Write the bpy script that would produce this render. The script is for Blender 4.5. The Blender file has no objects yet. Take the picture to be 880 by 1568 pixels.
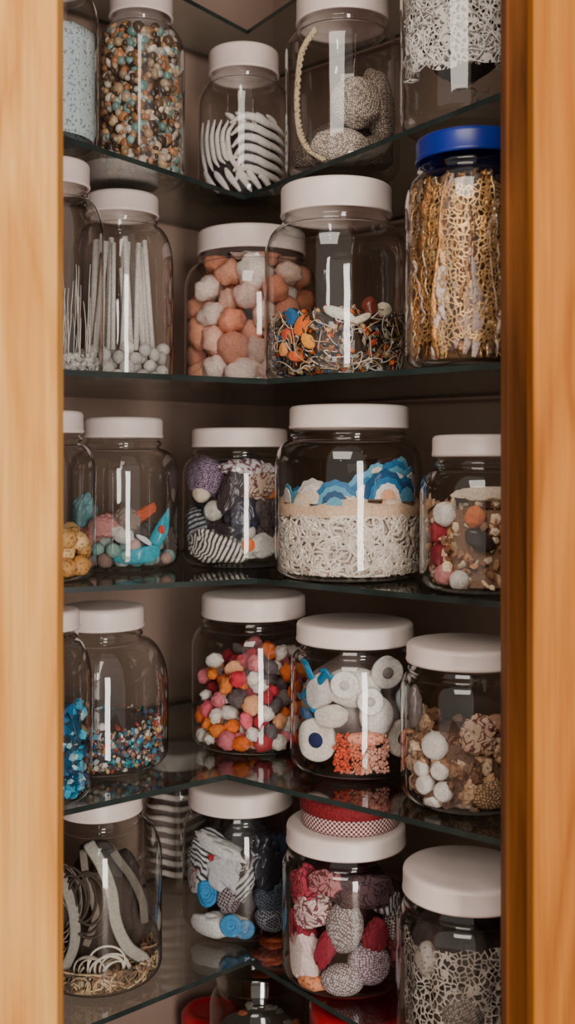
import bpy, math, random
import numpy as np
from mathutils import Vector, Matrix, Euler, noise
random.seed(7); np.random.seed(7)
Z0 = 1.30
sc = bpy.context.scene
COLL = sc.collection

def C(r, g, b):
    f = lambda v: (v/255/12.92) if v/255 <= .04045 else ((v/255+.055)/1.055)**2.4
    return (f(r), f(g), f(b))

# ------------------------------------------------------------------ materials
def new_mat(name):
    m = bpy.data.materials.new(name); m.use_nodes = True
    nt = m.node_tree; nt.nodes.clear()
    out = nt.nodes.new('ShaderNodeOutputMaterial')
    return m, nt, out
def N(nt, t, **kw):
    n = nt.nodes.new(t)
    for k, v in kw.items():
        if k in n.inputs: n.inputs[k].default_value = v
        else: setattr(n, k, v)
    return n
def ramp(nt, stops, src):
    r = nt.nodes.new('ShaderNodeValToRGB')
    el = r.color_ramp.elements
    while len(el) < len(stops): el.new(.5)
    for e, (p, c) in zip(el, stops):
        e.position = p; e.color = (*c, 1)
    nt.links.new(src, r.inputs[0]); return r

def glass_mat(name, tint, edge, gl=.9, base=.045, rough=.015, bump=.07):
    m, nt, out = new_mat(name)
    lw = N(nt, 'ShaderNodeLayerWeight'); lw.inputs['Blend'].default_value = .5
    tr = N(nt, 'ShaderNodeBsdfTransparent')
    r = ramp(nt, [(0, tint), (.55, tint), (.93, edge)], lw.outputs['Facing'])
    nt.links.new(r.outputs[0], tr.inputs[0])
    g = N(nt, 'ShaderNodeBsdfGlossy'); g.inputs['Roughness'].default_value = rough
    g.inputs['Color'].default_value = (1, 1, 1, 1)
    p = N(nt, 'ShaderNodeMath', operation='POWER'); p.inputs[1].default_value = 3.5
    nt.links.new(lw.outputs['Facing'], p.inputs[0])
    ma = N(nt, 'ShaderNodeMath', operation='MULTIPLY_ADD'); ma.inputs[1].default_value = gl; ma.inputs[2].default_value = base
    nt.links.new(p.outputs[0], ma.inputs[0])
    tc = N(nt, 'ShaderNodeTexCoord')
    nz = N(nt, 'ShaderNodeTexNoise'); nz.inputs['Scale'].default_value = 14
    nt.links.new(tc.outputs['Object'], nz.inputs['Vector'])
    b = N(nt, 'ShaderNodeBump'); b.inputs['Strength'].default_value = bump; b.inputs['Distance'].default_value = .01
    nt.links.new(nz.outputs['Fac'], b.inputs['Height']); nt.links.new(b.outputs[0], g.inputs['Normal'])
    mx = N(nt, 'ShaderNodeMixShader')
    nt.links.new(ma.outputs[0], mx.inputs[0]); nt.links.new(tr.outputs[0], mx.inputs[1]); nt.links.new(g.outputs[0], mx.inputs[2])
    nt.links.new(mx.outputs[0], out.inputs[0]); return m

def plain_mat(name, col, rough=.4, var=.08, scale=40, metal=0, bump=0.05):
    m, nt, out = new_mat(name)
    p = N(nt, 'ShaderNodeBsdfPrincipled'); p.inputs['Roughness'].default_value = rough; p.inputs['Metallic'].default_value = metal
    tc = N(nt, 'ShaderNodeTexCoord'); nz = N(nt, 'ShaderNodeTexNoise'); nz.inputs['Scale'].default_value = scale
    nt.links.new(tc.outputs['Object'], nz.inputs['Vector'])
    a = tuple(v*(1-var) for v in col); b_ = tuple(min(1, v*(1+var)) for v in col)
    r = ramp(nt, [(.3, a), (.7, b_)], nz.outputs['Fac'])
    nt.links.new(r.outputs[0], p.inputs['Base Color'])
    b = N(nt, 'ShaderNodeBump'); b.inputs['Strength'].default_value = bump; b.inputs['Distance'].default_value = .002
    nt.links.new(nz.outputs['Fac'], b.inputs['Height']); nt.links.new(b.outputs[0], p.inputs['Normal'])
    nt.links.new(p.outputs[0], out.inputs[0]); return m

def wood_mat(name, c1, c2, c3, rough=.6):
    m, nt, out = new_mat(name)
    p = N(nt, 'ShaderNodeBsdfPrincipled'); p.inputs['Roughness'].default_value = rough
    p.inputs['Specular IOR Level'].default_value = .15
    tc = N(nt, 'ShaderNodeTexCoord'); mp = N(nt, 'ShaderNodeMapping'); mp.inputs['Scale'].default_value = (9, 9, .8)
    nt.links.new(tc.outputs['Object'], mp.inputs['Vector'])
    n1 = N(nt, 'ShaderNodeTexNoise'); n1.inputs['Scale'].default_value = 2.2; n1.inputs['Detail'].default_value = 3; n1.inputs['Distortion'].default_value = .6
    nt.links.new(mp.outputs[0], n1.inputs['Vector'])
    mul = N(nt, 'ShaderNodeMath', operation='MULTIPLY'); mul.inputs[1].default_value = 9
    nt.links.new(n1.outputs['Fac'], mul.inputs[0])
    fr = N(nt, 'ShaderNodeMath', operation='PINGPONG'); fr.inputs[1].default_value = 1
    nt.links.new(mul.outputs[0], fr.inputs[0])
    r = ramp(nt, [(0, c1), (.6, c2), (1, c3)], fr.outputs[0])
    mp2 = N(nt, 'ShaderNodeMapping'); mp2.inputs['Scale'].default_value = (260, 260, 6)
    nt.links.new(tc.outputs['Object'], mp2.inputs['Vector'])
    n2 = N(nt, 'ShaderNodeTexNoise'); n2.inputs['Scale'].default_value = 1.5
    nt.links.new(mp2.outputs[0], n2.inputs['Vector'])
    r2 = ramp(nt, [(.3, (.86, .83, .80)), (.7, (1.05, 1.05, 1.05))], n2.outputs['Fac'])
    mx = N(nt, 'ShaderNodeMix', data_type='RGBA', blend_type='MULTIPLY'); mx.inputs[0].default_value = 1
    nt.links.new(r.outputs[0], mx.inputs[6]); nt.links.new(r2.outputs[0], mx.inputs[7])
    nt.links.new(mx.outputs[2], p.inputs['Base Color'])
    nt.links.new(p.outputs[0], out.inputs[0]); return m

def lace_mat(name, col, scale, width=.10, metal=0, rough=.7):
    """open net / lace textile: threads along voronoi cell edges, holes between"""
    m, nt, out = new_mat(name)
    p = N(nt, 'ShaderNodeBsdfPrincipled'); p.inputs['Base Color'].default_value = (*col, 1); p.inputs['Roughness'].default_value = rough; p.inputs['Metallic'].default_value = metal
    pc = N(nt, 'ShaderNodeAttribute', attribute_name='pc')
    nz = N(nt, 'ShaderNodeTexNoise'); nz.inputs['Scale'].default_value = scale*.5
    nt.links.new(pc.outputs['Vector'], nz.inputs['Vector'])
    sc_ = N(nt, 'ShaderNodeVectorMath', operation='SCALE'); sc_.inputs['Scale'].default_value = 1.3/scale
    nt.links.new(nz.outputs['Color'], sc_.inputs[0])
    ad = N(nt, 'ShaderNodeVectorMath', operation='ADD')
    nt.links.new(pc.outputs['Vector'], ad.inputs[0]); nt.links.new(sc_.outputs[0], ad.inputs[1])
    v = N(nt, 'ShaderNodeTexVoronoi', feature='DISTANCE_TO_EDGE'); v.inputs['Scale'].default_value = scale
    nt.links.new(ad.outputs[0], v.inputs['Vector'])
    lt = N(nt, 'ShaderNodeMath', operation='LESS_THAN'); lt.inputs[1].default_value = width
    nt.links.new(v.outputs['Distance'], lt.inputs[0])
    tr = N(nt, 'ShaderNodeBsdfTransparent'); mx = N(nt, 'ShaderNodeMixShader')
    b = N(nt, 'ShaderNodeBump', invert=True); b.inputs['Strength'].default_value = .6; b.inputs['Distance'].default_value = .001
    nt.links.new(v.outputs['Distance'], b.inputs['Height']); nt.links.new(b.outputs[0], p.inputs['Normal'])
    nt.links.new(lt.outputs[0], mx.inputs[0]); nt.links.new(tr.outputs[0], mx.inputs[1]); nt.links.new(p.outputs[0], mx.inputs[2])
    nt.links.new(mx.outputs[0], out.inputs[0]); return m

def attr_mat(name, pattern=None, rough=.7, metal=0., bump=.3, scale=300, dark=(.12, .1, .1)):
    m, nt, out = new_mat(name)
    p = N(nt, 'ShaderNodeBsdfPrincipled'); p.inputs['Roughness'].default_value = rough; p.inputs['Metallic'].default_value = metal
    ca = N(nt, 'ShaderNodeAttribute', attribute_name='Col'); pc = N(nt, 'ShaderNodeAttribute', attribute_name='pc')
    if pattern == 'zebra':
        w = N(nt, 'ShaderNodeTexWave'); w.inputs['Scale'].default_value = scale; w.inputs['Distortion'].default_value = 2.5
        w.inputs['Detail'].default_value = 1; w.inputs['Detail Scale'].default_value = .4
        nt.links.new(pc.outputs['Vector'], w.inputs['Vector'])
        r = ramp(nt, [(.36, (.08, .07, .08)), (.5, (1, 1, 1))], w.outputs['Fac']); h = w.outputs['Fac']
    elif pattern == 'knit':
        w = N(nt, 'ShaderNodeTexVoronoi'); w.inputs['Scale'].default_value = scale; w.inputs['Randomness'].default_value = .45
        nt.links.new(pc.outputs['Vector'], w.inputs['Vector'])
        r = ramp(nt, [(.3, (1, 1, 1)), (.62, dark)], w.outputs['Distance']); h = r.outputs[0]
    elif pattern == 'check':
        w = N(nt, 'ShaderNodeTexChecker'); w.inputs['Scale'].default_value = scale
        w.inputs['Color1'].default_value = (1, 1, 1, 1); w.inputs['Color2'].default_value = (.1, .02, .03, 1)
        nt.links.new(pc.outputs['Vector'], w.inputs['Vector'])
        r = ramp(nt, [(0, (.16, .05, .06)), (1, (1, 1, 1))], w.outputs['Fac']); h = w.outputs['Fac']
    elif pattern == 'speckle':
        w = N(nt, 'ShaderNodeTexNoise'); w.inputs['Scale'].default_value = scale; w.inputs['Detail'].default_value = 4
        nt.links.new(pc.outputs['Vector'], w.inputs['Vector'])
        r = ramp(nt, [(.36, (.4, .37, .37)), (.46, (1, 1, 1))], w.outputs['Fac']); h = w.outputs['Fac']
    elif pattern == 'print':
        w = N(nt, 'ShaderNodeTexNoise'); w.inputs['Scale'].default_value = scale; w.inputs['Detail'].default_value = 1; w.inputs['Distortion'].default_value = 1.5
        nt.links.new(pc.outputs['Vector'], w.inputs['Vector'])
        r = ramp(nt, [(.45, (1, 1, 1)), (.48, dark), (.54, dark), (.57, (1, .93, .9))], w.outputs['Fac']); h = w.outputs['Fac']
    else:
        w = N(nt, 'ShaderNodeTexNoise'); w.inputs['Scale'].default_value = scale; w.inputs['Detail'].default_value = 3
        nt.links.new(pc.outputs['Vector'], w.inputs['Vector'])
        r = ramp(nt, [(.3, (.78, .77, .77)), (.7, (1.08, 1.08, 1.08))], w.outputs['Fac']); h = w.outputs['Fac']
    mx = N(nt, 'ShaderNodeMix', data_type='RGBA', blend_type='MULTIPLY'); mx.inputs[0].default_value = 1
    nt.links.new(ca.outputs['Color'], mx.inputs[6]); nt.links.new(r.outputs[0], mx.inputs[7])
    nt.links.new(mx.outputs[2], p.inputs['Base Color'])
    b = N(nt, 'ShaderNodeBump'); b.inputs['Strength'].default_value = bump; b.inputs['Distance'].default_value = .001
    nt.links.new(h, b.inputs['Height']); nt.links.new(b.outputs[0], p.inputs['Normal'])
    nt.links.new(p.outputs[0], out.inputs[0]); return m

M_JAR = glass_mat('jar_glass', (.94, .94, .93), (.38, .38, .37), gl=.9, base=.06)
M_SHELF = glass_mat('shelf_glass', (.80, .84, .83), (.5, .55, .53), gl=.6, base=.05, rough=.03)
M_EDGE = plain_mat('shelf_glass_cut_edge', C(40, 48, 46), .2, .3, 30)
M_LID = plain_mat('white_plastic_lid', C(232, 213, 207), .38, .03, 60)
M_LIDB = plain_mat('blue_plastic_lid', C(14, 38, 130), .3, .08, 60)
M_WALL = plain_mat('taupe_panel', C(152, 127, 114), .55, .06, 6)
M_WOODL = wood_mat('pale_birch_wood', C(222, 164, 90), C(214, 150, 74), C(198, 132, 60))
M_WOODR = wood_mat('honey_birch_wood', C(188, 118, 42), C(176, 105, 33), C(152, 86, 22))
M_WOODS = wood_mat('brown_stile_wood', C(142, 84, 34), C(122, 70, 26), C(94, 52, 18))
MATS = dict(matte=attr_mat('felt_and_paper', None, .85, 0, .4, 350),
            gloss=attr_mat('glossy_beads', None, .25, 0, .15, 200),
            knit=attr_mat('knitted_yarn', 'knit', .9, 0, .8, 420, dark=(.28, .24, .24)),
            zebra=attr_mat('zebra_fabric', 'zebra', .85, 0, .1, 24),
            zebra2=attr_mat('fine_striped_fabric', 'zebra', .85, 0, .1, 60),
            check=attr_mat('checked_fabric', 'check', .9, 0, .5, 420),
            printed=attr_mat('printed_fabric', 'print', .85, 0, .2, 75, dark=(.25, .10, .12)),
            speckle=attr_mat('speckled_shell', 'speckle', .6, 0, .5, 330),
            metal=attr_mat('gold_foil', 'speckle', .28, .85, 1, 420),
            lace_white=lace_mat('white_lace_textile', C(236, 229, 224), 190, .13),
            lace_grey=lace_mat('grey_lace_textile', C(176, 165, 156), 170, .10),
            lace_gold=lace_mat('gold_net_textile', C(226, 180, 120), 210, .10, .7, .35))

# ------------------------------------------------------------------ mesh builder
import bmesh
ICO = {}
def ico(s):
    if s not in ICO:
        b = bmesh.new(); bmesh.ops.create_icosphere(b, subdivisions=s, radius=1)
        ICO[s] = (np.array([v.co[:] for v in b.verts]), [tuple(v.index for v in f.verts) for f in b.faces]); b.free()
    return ICO[s]
def rotm():
    return np.array(Euler([random.uniform(0, 6.28) for _ in range(3)]).to_matrix())
class MB:
    def __init__(s): s.v = []; s.f = []; s.c = []; s.p = []; s.n = 0
    def add(s, v, f, col, pc=None):
        v = np.asarray(v, float); s.v.append(v); s.f += [tuple(i+s.n for i in q) for q in f]
        c = np.empty((len(v), 4)); c[:, :3] = col; c[:, 3] = 1; s.c.append(c)
        s.p.append(v if pc is None else pc); s.n += len(v)
    def ball(s, c, r, col, sub=2, sc=(1, 1, 1), rot=None, amp=0, freq=2, jag=0, crease=0):
        V, F = ico(sub)
        V = V*1.0
        off = np.array([random.uniform(-5, 5) for _ in range(3)])
        base = V.copy()
        if amp:
            d = np.array([noise.noise(Vector(q*freq+off)) for q in V]); V = V*(1+amp*d)[:, None]
        if crease:
            d = np.array([abs(noise.noise(Vector(q*1.5+off*2)+Vector((0, 0, 1.2*noise.noise(Vector(q*1.2+off)))))) for q in base])
            V = V*(1+crease*(np.minimum(d*3, 1)-.7))[:, None]
        if jag: V = V*(1+np.random.uniform(-jag, jag, len(V)))[:, None]
        V = V*np.array(sc)*r
        pc = (V+off*.05) @ rotm()
        R = rotm() if isinstance(rot, str) else (np.array(Euler([math.radians(a) for a in rot]).to_matrix()) if rot is not None else np.eye(3))
        s.add(V @ R.T+np.array(c), F, col, pc)
    def tube(s, path, ra, col, rb=None, sides=6, taper=False, twist=0, up=None):
        rb = ra if rb is None else rb
        P = [Vector(p) for p in path]; n = len(P)
        u = None; vs = []
        for i in range(n):
            t = (P[min(i+1, n-1)]-P[max(i-1, 0)])
            t = t.normalized() if t.length > 1e-9 else Vector((0, 0, 1))
            if u is None:
                u = Vector(up) if up else (Vector((0, 0, 1)) if abs(t.z) < .9 else Vector((1, 0, 0)))
            u = (u-t*u.dot(t)); u = u.normalized() if u.length > 1e-6 else t.orthogonal().normalized()
            w = t.cross(u)
            if twist:
                m = Matrix.Rotation(twist*i/n, 3, t); uu = m @ u; ww = m @ w
            else: uu, ww = u, w
            k = 1 if not taper else max(.12, math.sin(math.pi*(i+.3)/(n-.4)))**.5
            for j in range(sides):
                a = 2*math.pi*j/sides
                vs.append(P[i]+uu*math.cos(a)*ra*k+ww*math.sin(a)*rb*k)
        f = [(i*sides+j, i*sides+(j+1) % sides, (i+1)*sides+(j+1) % sides, (i+1)*sides+j) for i in range(n-1) for j in range(sides)]
        f += [tuple(range(sides))[::-1], tuple((n-1)*sides+j for j in range(sides))]
        s.add([v[:] for v in vs], f, col)
    def button(s, c, r, th, col, rot=(0, 0, 0), mid=None, m=32):
        """turned disc with rounded rim, recessed middle and centre knob, facing -Y"""
        R = np.array(Euler([math.radians(a) for a in rot]).to_matrix())
        pr = [(r*.9, th*.5), (r, th*.15), (r, -th*.25), (r*.94, -th*.5), (r*.86, -th*.55), (r*.6, -th*.45), (r*.4, -th*.4)]
        vs = []
        for (q, h) in pr:
            for k in range(m):
                a = 6.283185*k/m; vs.append((q*math.cos(a), h, q*math.sin(a)))
        L = len(pr)
        f = [(i*m+k, (i+1)*m+k, (i+1)*m+(k+1) % m, i*m+(k+1) % m) for i in range(L-1) for k in range(m)]+[tuple(range(m)), tuple((L-1)*m+k for k in range(m))[::-1]]
        s.add(np.array(vs) @ R.T+np.array(c), f, col)
        mid = mid or tuple(v*.35 for v in col)
        V, F = ico(3); V = V*np.array((r*.36, th*.4, r*.36)); V[:, 1] -= th*.35
        s.add(V @ R.T+np.array(c), F, mid)
    def make(s, name, mat, parent, J=None, smooth=True):
        if not s.v: return
        V = np.concatenate(s.v); Cc = np.concatenate(s.c); Pc = np.concatenate(s.p)
        if J is not None:
            V[:, 2] = np.clip(V[:, 2], .0055, J.Hb-.004)
            r = np.hypot(V[:, 0], V[:, 1]); lim = np.interp(V[:, 2], J.pz, J.pr)-.0022
            k = np.where(r > lim, lim/np.maximum(r, 1e-6), 1); V[:, 0] *= k; V[:, 1] *= k
        me = bpy.data.meshes.new(name); me.from_pydata(V.tolist(), [], s.f)
        a = me.attributes.new('Col', 'FLOAT_COLOR', 'POINT'); a.data.foreach_set('color', Cc.ravel())
        a = me.attributes.new('pc', 'FLOAT_VECTOR', 'POINT'); a.data.foreach_set('vector', Pc.ravel())
        if smooth: me.polygons.foreach_set('use_smooth', [True]*len(me.polygons))
        me.materials.append(mat); me.update()
        o = bpy.data.objects.new(name, me); COLL.objects.link(o); o.parent = parent; return o

def lathe(name, prof, mat, parent, seg=72, z=0):
    vs = []; fs = []; idx = []
    for (r, h) in prof:
        if r < 1e-5: idx.append([len(vs)]); vs.append((0, 0, h+z))
        else:
            st = len(vs)
            for j in range(seg):
                a = 2*math.pi*j/seg; vs.append((r*math.cos(a), r*math.sin(a), h+z))
            idx.append(list(range(st, st+seg)))
    for a, b in zip(idx[:-1], idx[1:]):
        for j in range(seg):
            k = (j+1) % seg
            if len(a) == 1: fs.append((a[0], b[k], b[j]))
            elif len(b) == 1: fs.append((a[j], a[k], b[0]))
            else: fs.append((a[j], a[k], b[k], b[j]))
    me = bpy.data.meshes.new(name); me.from_pydata(vs, [], fs)
    me.polygons.foreach_set('use_smooth', [True]*len(fs)); me.materials.append(mat); me.update()
    o = bpy.data.objects.new(name, me); COLL.objects.link(o); o.parent = parent; return o

def empty(name, loc):
    e = bpy.data.objects.new(name, None); e.location = loc; e.empty_display_size = .02; COLL.objects.link(e); return e

class Jar:
    def __init__(s, name, x, y, shelf, R, Hb, Ht, Rl, sh=.028, lid=None):
        s.R, s.Hb, s.Ht, s.Rl = R, Hb, Ht, Rl
        s.e = empty(name, (x, y, Z0+shelf))
        Rn = min(Rl-.003, R-.002); zt = Hb-.011; br = .014
        p = [(0, .0035), (R-.024, .003), (R-.017, .0006)]
        for i in range(0, 7):
            a = -math.pi/2+i*math.pi/12; p.append((R-br+br*math.cos(a), br+.0005+br*math.sin(a)))
        zs = zt-sh
        for i in range(0, 11):
            a = i*math.pi/20; p.append((Rn+(R-Rn)*math.cos(a), zs+sh*math.sin(a)))
        s.pr = [q[0] for q in p[2:]]; s.pz = [q[1] for q in p[2:]]
        s.pr.append(Rn-.002); s.pz.append(Hb)
        p += [(Rn-.0015, zt+.002), (Rn+.0012, zt+.004), (Rn+.0012, zt+.006), (Rn-.0012, zt+.008), (Rn-.0012, Hb+.01)]
        lathe('glass_body', p, M_JAR, s.e)
        h = Ht-Hb
        L = [(Rn+.0003, .001), (Rl-.0008, 0), (Rl, .0012), (Rl, .003), (Rl-.0006, .0038), (Rl-.0006, h-.0045), (Rl-.0012, h-.0022), (Rl-.003, h-.0006), (Rl-.006, h), (Rl-.010, h+.0002), (0, h+.0004)]
        lathe('lid', L, lid or M_LID, s.e, z=Hb)
    def rin(s, z): return float(np.interp(z, s.pz, s.pr))-.003
    def fr(s, x, z, r):
        q = (s.rin(z)-r)**2-x*x
        return (x, -math.sqrt(max(q, 0)), z)

# ------------------------------------------------------------------ fillers
def shade(c, k=.15):
    f = 1+random.uniform(-k, k); return tuple(min(1, max(0, v*f)) for v in c)
def ballfill(J, n, r, cols, z0, z1, mat='matte', name='balls', squash=.12, sub=2, relax=40, amp=0, jit=.12):
    P = []
    for _ in range(n):
        z = random.uniform(z0+r, z1-r*.5); a = random.uniform(0, 6.28); q = math.sqrt(random.random())*(J.R-r-.004)
        P.append((q*math.cos(a), q*math.sin(a), z))
    P = np.array(P)
    for _ in range(relax):
        D = P[:, None]-P[None]; d = np.sqrt((D**2).sum(-1))+1e-9
        ov = np.clip(2*r*.97-d, 0, None); np.fill_diagonal(ov, 0)
        P += (D/d[..., None]*ov[..., None]*.35).sum(1)
        P[:, 2] -= .0004
        P[:, 2] = np.clip(P[:, 2], z0+r, None)
        rr = np.hypot(P[:, 0], P[:, 1]); lim = np.interp(P[:, 2], J.pz, J.pr)-.003-r
        k = np.where(rr > lim, lim/np.maximum(rr, 1e-6), 1); P[:, 0] *= k; P[:, 1] *= k
    mb = MB()
    for p in P:
        s = [1+random.uniform(-squash, squash) for _ in range(3)]
        mb.ball(p, r*(1+random.uniform(-jit, jit)), shade(random.choice(cols)), sub, s, 'r', amp=amp)
    mb.make(name, MATS[mat], J.e, J)
def chunkfill(J, n, r0, r1, cols, z0, z1, mat='gloss', name='chips', flat=.6, core=None, sub=1, smooth=False):
    mb = MB()
    for _ in range(n):
        z = random.uniform(z0, z1); a = random.uniform(math.pi, 2*math.pi) if random.random() < .7 else random.uniform(0, math.pi); r = random.uniform(r0, r1)
        q = math.sqrt(random.uniform(.55, 1))*(J.rin(z)-r*.8)
        mb.ball((q*math.cos(a), q*math.sin(a), z+random.uniform(-1, 1)*r), r, shade(random.choice(cols), .3), sub, (1, random.uniform(flat, 1), random.uniform(flat, 1)), 'r', jag=.22 if not smooth else 0)
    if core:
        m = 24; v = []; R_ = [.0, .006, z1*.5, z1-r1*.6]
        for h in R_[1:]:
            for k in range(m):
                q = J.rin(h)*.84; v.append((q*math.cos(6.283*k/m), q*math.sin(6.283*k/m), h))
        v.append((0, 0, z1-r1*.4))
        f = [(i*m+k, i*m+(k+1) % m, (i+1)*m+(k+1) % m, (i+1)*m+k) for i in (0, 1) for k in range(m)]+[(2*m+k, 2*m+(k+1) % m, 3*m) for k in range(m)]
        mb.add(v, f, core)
    mb.make(name, MATS[mat], J.e, J, smooth=smooth)
def strands(J, n, rt, cols, z0, z1, steps=26, st=.004, curl=.9, mat='matte', name='strands', shell=.5, flatten=1, sides=5):
    mb = MB()
    for _ in range(n):
        a = random.uniform(math.pi, 2*math.pi) if random.random() < .75 else random.uniform(0, 6.28)
        z = random.uniform(z0, z1); q = J.rin(z)*math.sqrt(random.uniform(shell, 1))
        p = np.array([q*math.cos(a), q*math.sin(a), z]); d = np.random.normal(size=3); d[2] *= flatten; d /= np.linalg.norm(d)
        path = [p.copy()]; ax = np.random.normal(size=3)
        for i in range(steps):
            ax += np.random.normal(size=3)*.5; d = d+np.cross(ax/np.linalg.norm(ax), d)*curl*.6+np.random.normal(size=3)*.12
            d[2] *= flatten
            d /= np.linalg.norm(d); p = p+d*st
            if p[2] > z1: p[2] = z1; d[2] = -abs(d[2])
            if p[2] < z0: p[2] = z0; d[2] = abs(d[2])
            rr = math.hypot(p[0], p[1]); lim = J.rin(p[2])-rt
            if rr > lim: p[:2] *= lim/rr
            if rr < lim*math.sqrt(shell)*.8: p[:2] *= 1.05
            path.append(p.copy())
        mb.tube(path, rt, shade(random.choice(cols), .2), sides=sides)
    mb.make(name, MATS[mat], J.e, J)
def lace_sheet(J, z0, z1, mat, name, dep=.0005, fold=.006, ragged=.012, nu=90, nv=30, a0=math.pi*.9, a1=math.pi*2.1):
    """one crumpled open-work textile sheet following the inside of the jar"""
    o = Vector((random.uniform(-9, 9),)*3); vs = []; pcs = []
    for i in range(nu+1):
        a = a0+(a1-a0)*i/nu; zb = z0+ragged*(noise.noise(o+Vector((a*3, 0, 0)))+.5); zt = z1-ragged*(noise.noise(o+Vector((a*3, 5, 0)))+.5)
        for k in range(nv+1):
            z = zb+(zt-zb)*k/nv; q = J.rin(z)-dep-fold*(.5+.5*noise.noise(o+Vector((a*4, z*60, 2))))
            vs.append((q*math.cos(a), q*math.sin(a), z)); pcs.append((a*J.R, z*1.0, 0.37*noise.noise(o)))
    w = nv+1; f = [(i*w+k, (i+1)*w+k, (i+1)*w+k+1, i*w+k+1) for i in range(nu) for k in range(nv)]
    mb = MB(); mb.add(vs, f, (1, 1, 1), np.array(pcs)); mb.make(name, MATS[mat], J.e, J)
def items(J, lst, name='trinkets'):
    """lst: (mat, x, z, r, (sx,sy,sz), roll_deg, colour, amp[, depth]); amp>=.15 also creases the surface like folded cloth"""
    g = {}
    for t in lst:
        mat, x, z, r, s, roll, col, amp = t[:8]; dep = t[8] if len(t) > 8 else 0
        mb = g.setdefault(mat, MB()); c = J.fr(x, z, r*s[1]*.8); c = (c[0], c[1]+dep, c[2])
        cl = amp if amp >= .15 and r > .011 else 0
        mb.ball(c, r*(1.06 if cl else 1), col, 5 if cl else (4 if amp else 3), s, (0, roll, 0), amp=amp, freq=1.8, crease=cl*.8)
    for k, mb in g.items(): mb.make(name+'_'+k, MATS[k], J.e, J)
def buttons(J, lst, name='buttons'):
    mb = MB()
    for (x, z, r, th, col, mid, rx, dep) in lst:
        c = J.fr(x, z, th); a = math.degrees(math.asin(max(-1, min(1, x/J.R))))
        mb.button((c[0]*.95, c[1]+dep, c[2]), r, th, col, (rx, 0, a*.6), mid)
    mb.make(name, MATS['matte'], J.e, J)
def cat(pts, n=8):
    P = [np.array(p, float) for p in pts]; P = [2*P[0]-P[1]]+P+[2*P[-1]-P[-2]]; o = []
    for i in range(1, len(P)-2):
        for k in range(n):
            t = k/n; a, b, c, d = P[i-1:i+3]
            o.append(.5*((2*b)+(c-a)*t+(2*a-5*b+4*c-d)*t*t+(3*b-a-3*c+d)*t**3))
    o.append(P[-2]); return o
def ring(c, r, n=28, tilt=0):
    o = []
    for i in range(n+1):
        a = 2*math.pi*i/n
        o.append((c[0]+r*math.cos(a), c[1]+r*math.sin(a)*math.sin(tilt), c[2]+r*math.sin(a)*math.cos(tilt)))
    return o
def loose_coil(mb, J, x, z, r, w, col, turns=4, rb=None, dep=.004, zmax=.12, asp=1.0, up=None):
    """one continuous wobbly coil of cord lying against the glass"""
    o = Vector((random.uniform(-9, 9), random.uniform(-9, 9), 0)); path = []; n = int(26*turns); ph = random.uniform(0, 6.28)
    for i in range(n+1):
        a = 2*math.pi*i/26+ph; k = 1+.45*noise.noise(o+Vector((i*.045, 0, 0)))
        cx = x+.35*r*noise.noise(o+Vector((i*.03, 3, 0))); cz = z+.5*r*noise.noise(o+Vector((i*.03, 7, 0)))
        px = max(-J.R*.88, min(J.R*.88, cx+r*k*math.cos(a))); pz = max(.008, min(zmax, cz+asp*r*k*math.sin(a)))
        path.append(J.fr(px, pz, dep+.006*(.5+.5*noise.noise(o+Vector((i*.08, 11, 0))))))
    mb.tube(path, w, col, rb=rb or w, sides=6, up=up)
def rib(mb, J, pts, w, col, dep=.002, taper=True, th=None):
    path = [J.fr(q[0], q[1], dep) for q in cat([np.array(p) for p in pts], 9)]
    mb.tube(path, w, col, rb=th or w, sides=10, taper=taper)

WH = C(228, 220, 214); CR = C(222, 205, 185); DK = C(42, 38, 42); TN = C(195, 155, 115)
TE = C(60, 150, 165); BL = C(30, 95, 145); NV = C(25, 35, 85); RD = C(165, 30, 45); OR = C(228, 108, 34); PK = C(222, 120, 132); GD = C(228, 172, 100); PE = C(228, 165, 130)
S = {0: .53, 1: .302, 2: .076, 3: -.12, 4: -.314, 5: -.53, 6: -.76}

# ================================================================== ROW 1
j = Jar('jar_of_bath_salt', -.2356, 1.05, S[1], .05, .16, .185, .042)
mb = MB(); n = 48
vv = [(.0465*math.cos(6.283*k/n), .0465*math.sin(6.283*k/n), h) for h in np.linspace(.006, .11, 14) for k in range(n)]+[(0, 0, .11)]
ff = [(i*n+k, i*n+(k+1) % n, (i+1)*n+(k+1) % n, (i+1)*n+k) for i in range(13) for k in range(n)]+[(13*n+k, 13*n+(k+1) % n, 14*n) for k in range(n)]
mb.add(vv, ff, C(205, 220, 226)); mb.make('salt', MATS['speckle'], j.e, j)
chunkfill(j, 300, .0015, .003, [C(205, 218, 222), C(190, 205, 212)], .102, .112, 'matte', 'salt_grains')

j = Jar('jar_of_mixed_beads', -.164, 1.2, S[1], .049, .187, .213, .036, sh=.03)
chunkfill(j, 1300, .0030, .0074, [TN, C(190, 165, 140), C(120, 95, 75), C(220, 208, 195), C(120, 155, 150), C(150, 108, 72), C(70, 60, 56), C(195, 130, 90), C(140, 175, 172), C(180, 172, 166), C(205, 172, 135), C(90, 72, 60)], .008, .17, 'gloss', 'beads', core=C(80, 64, 54), sub=2, smooth=True)

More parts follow.
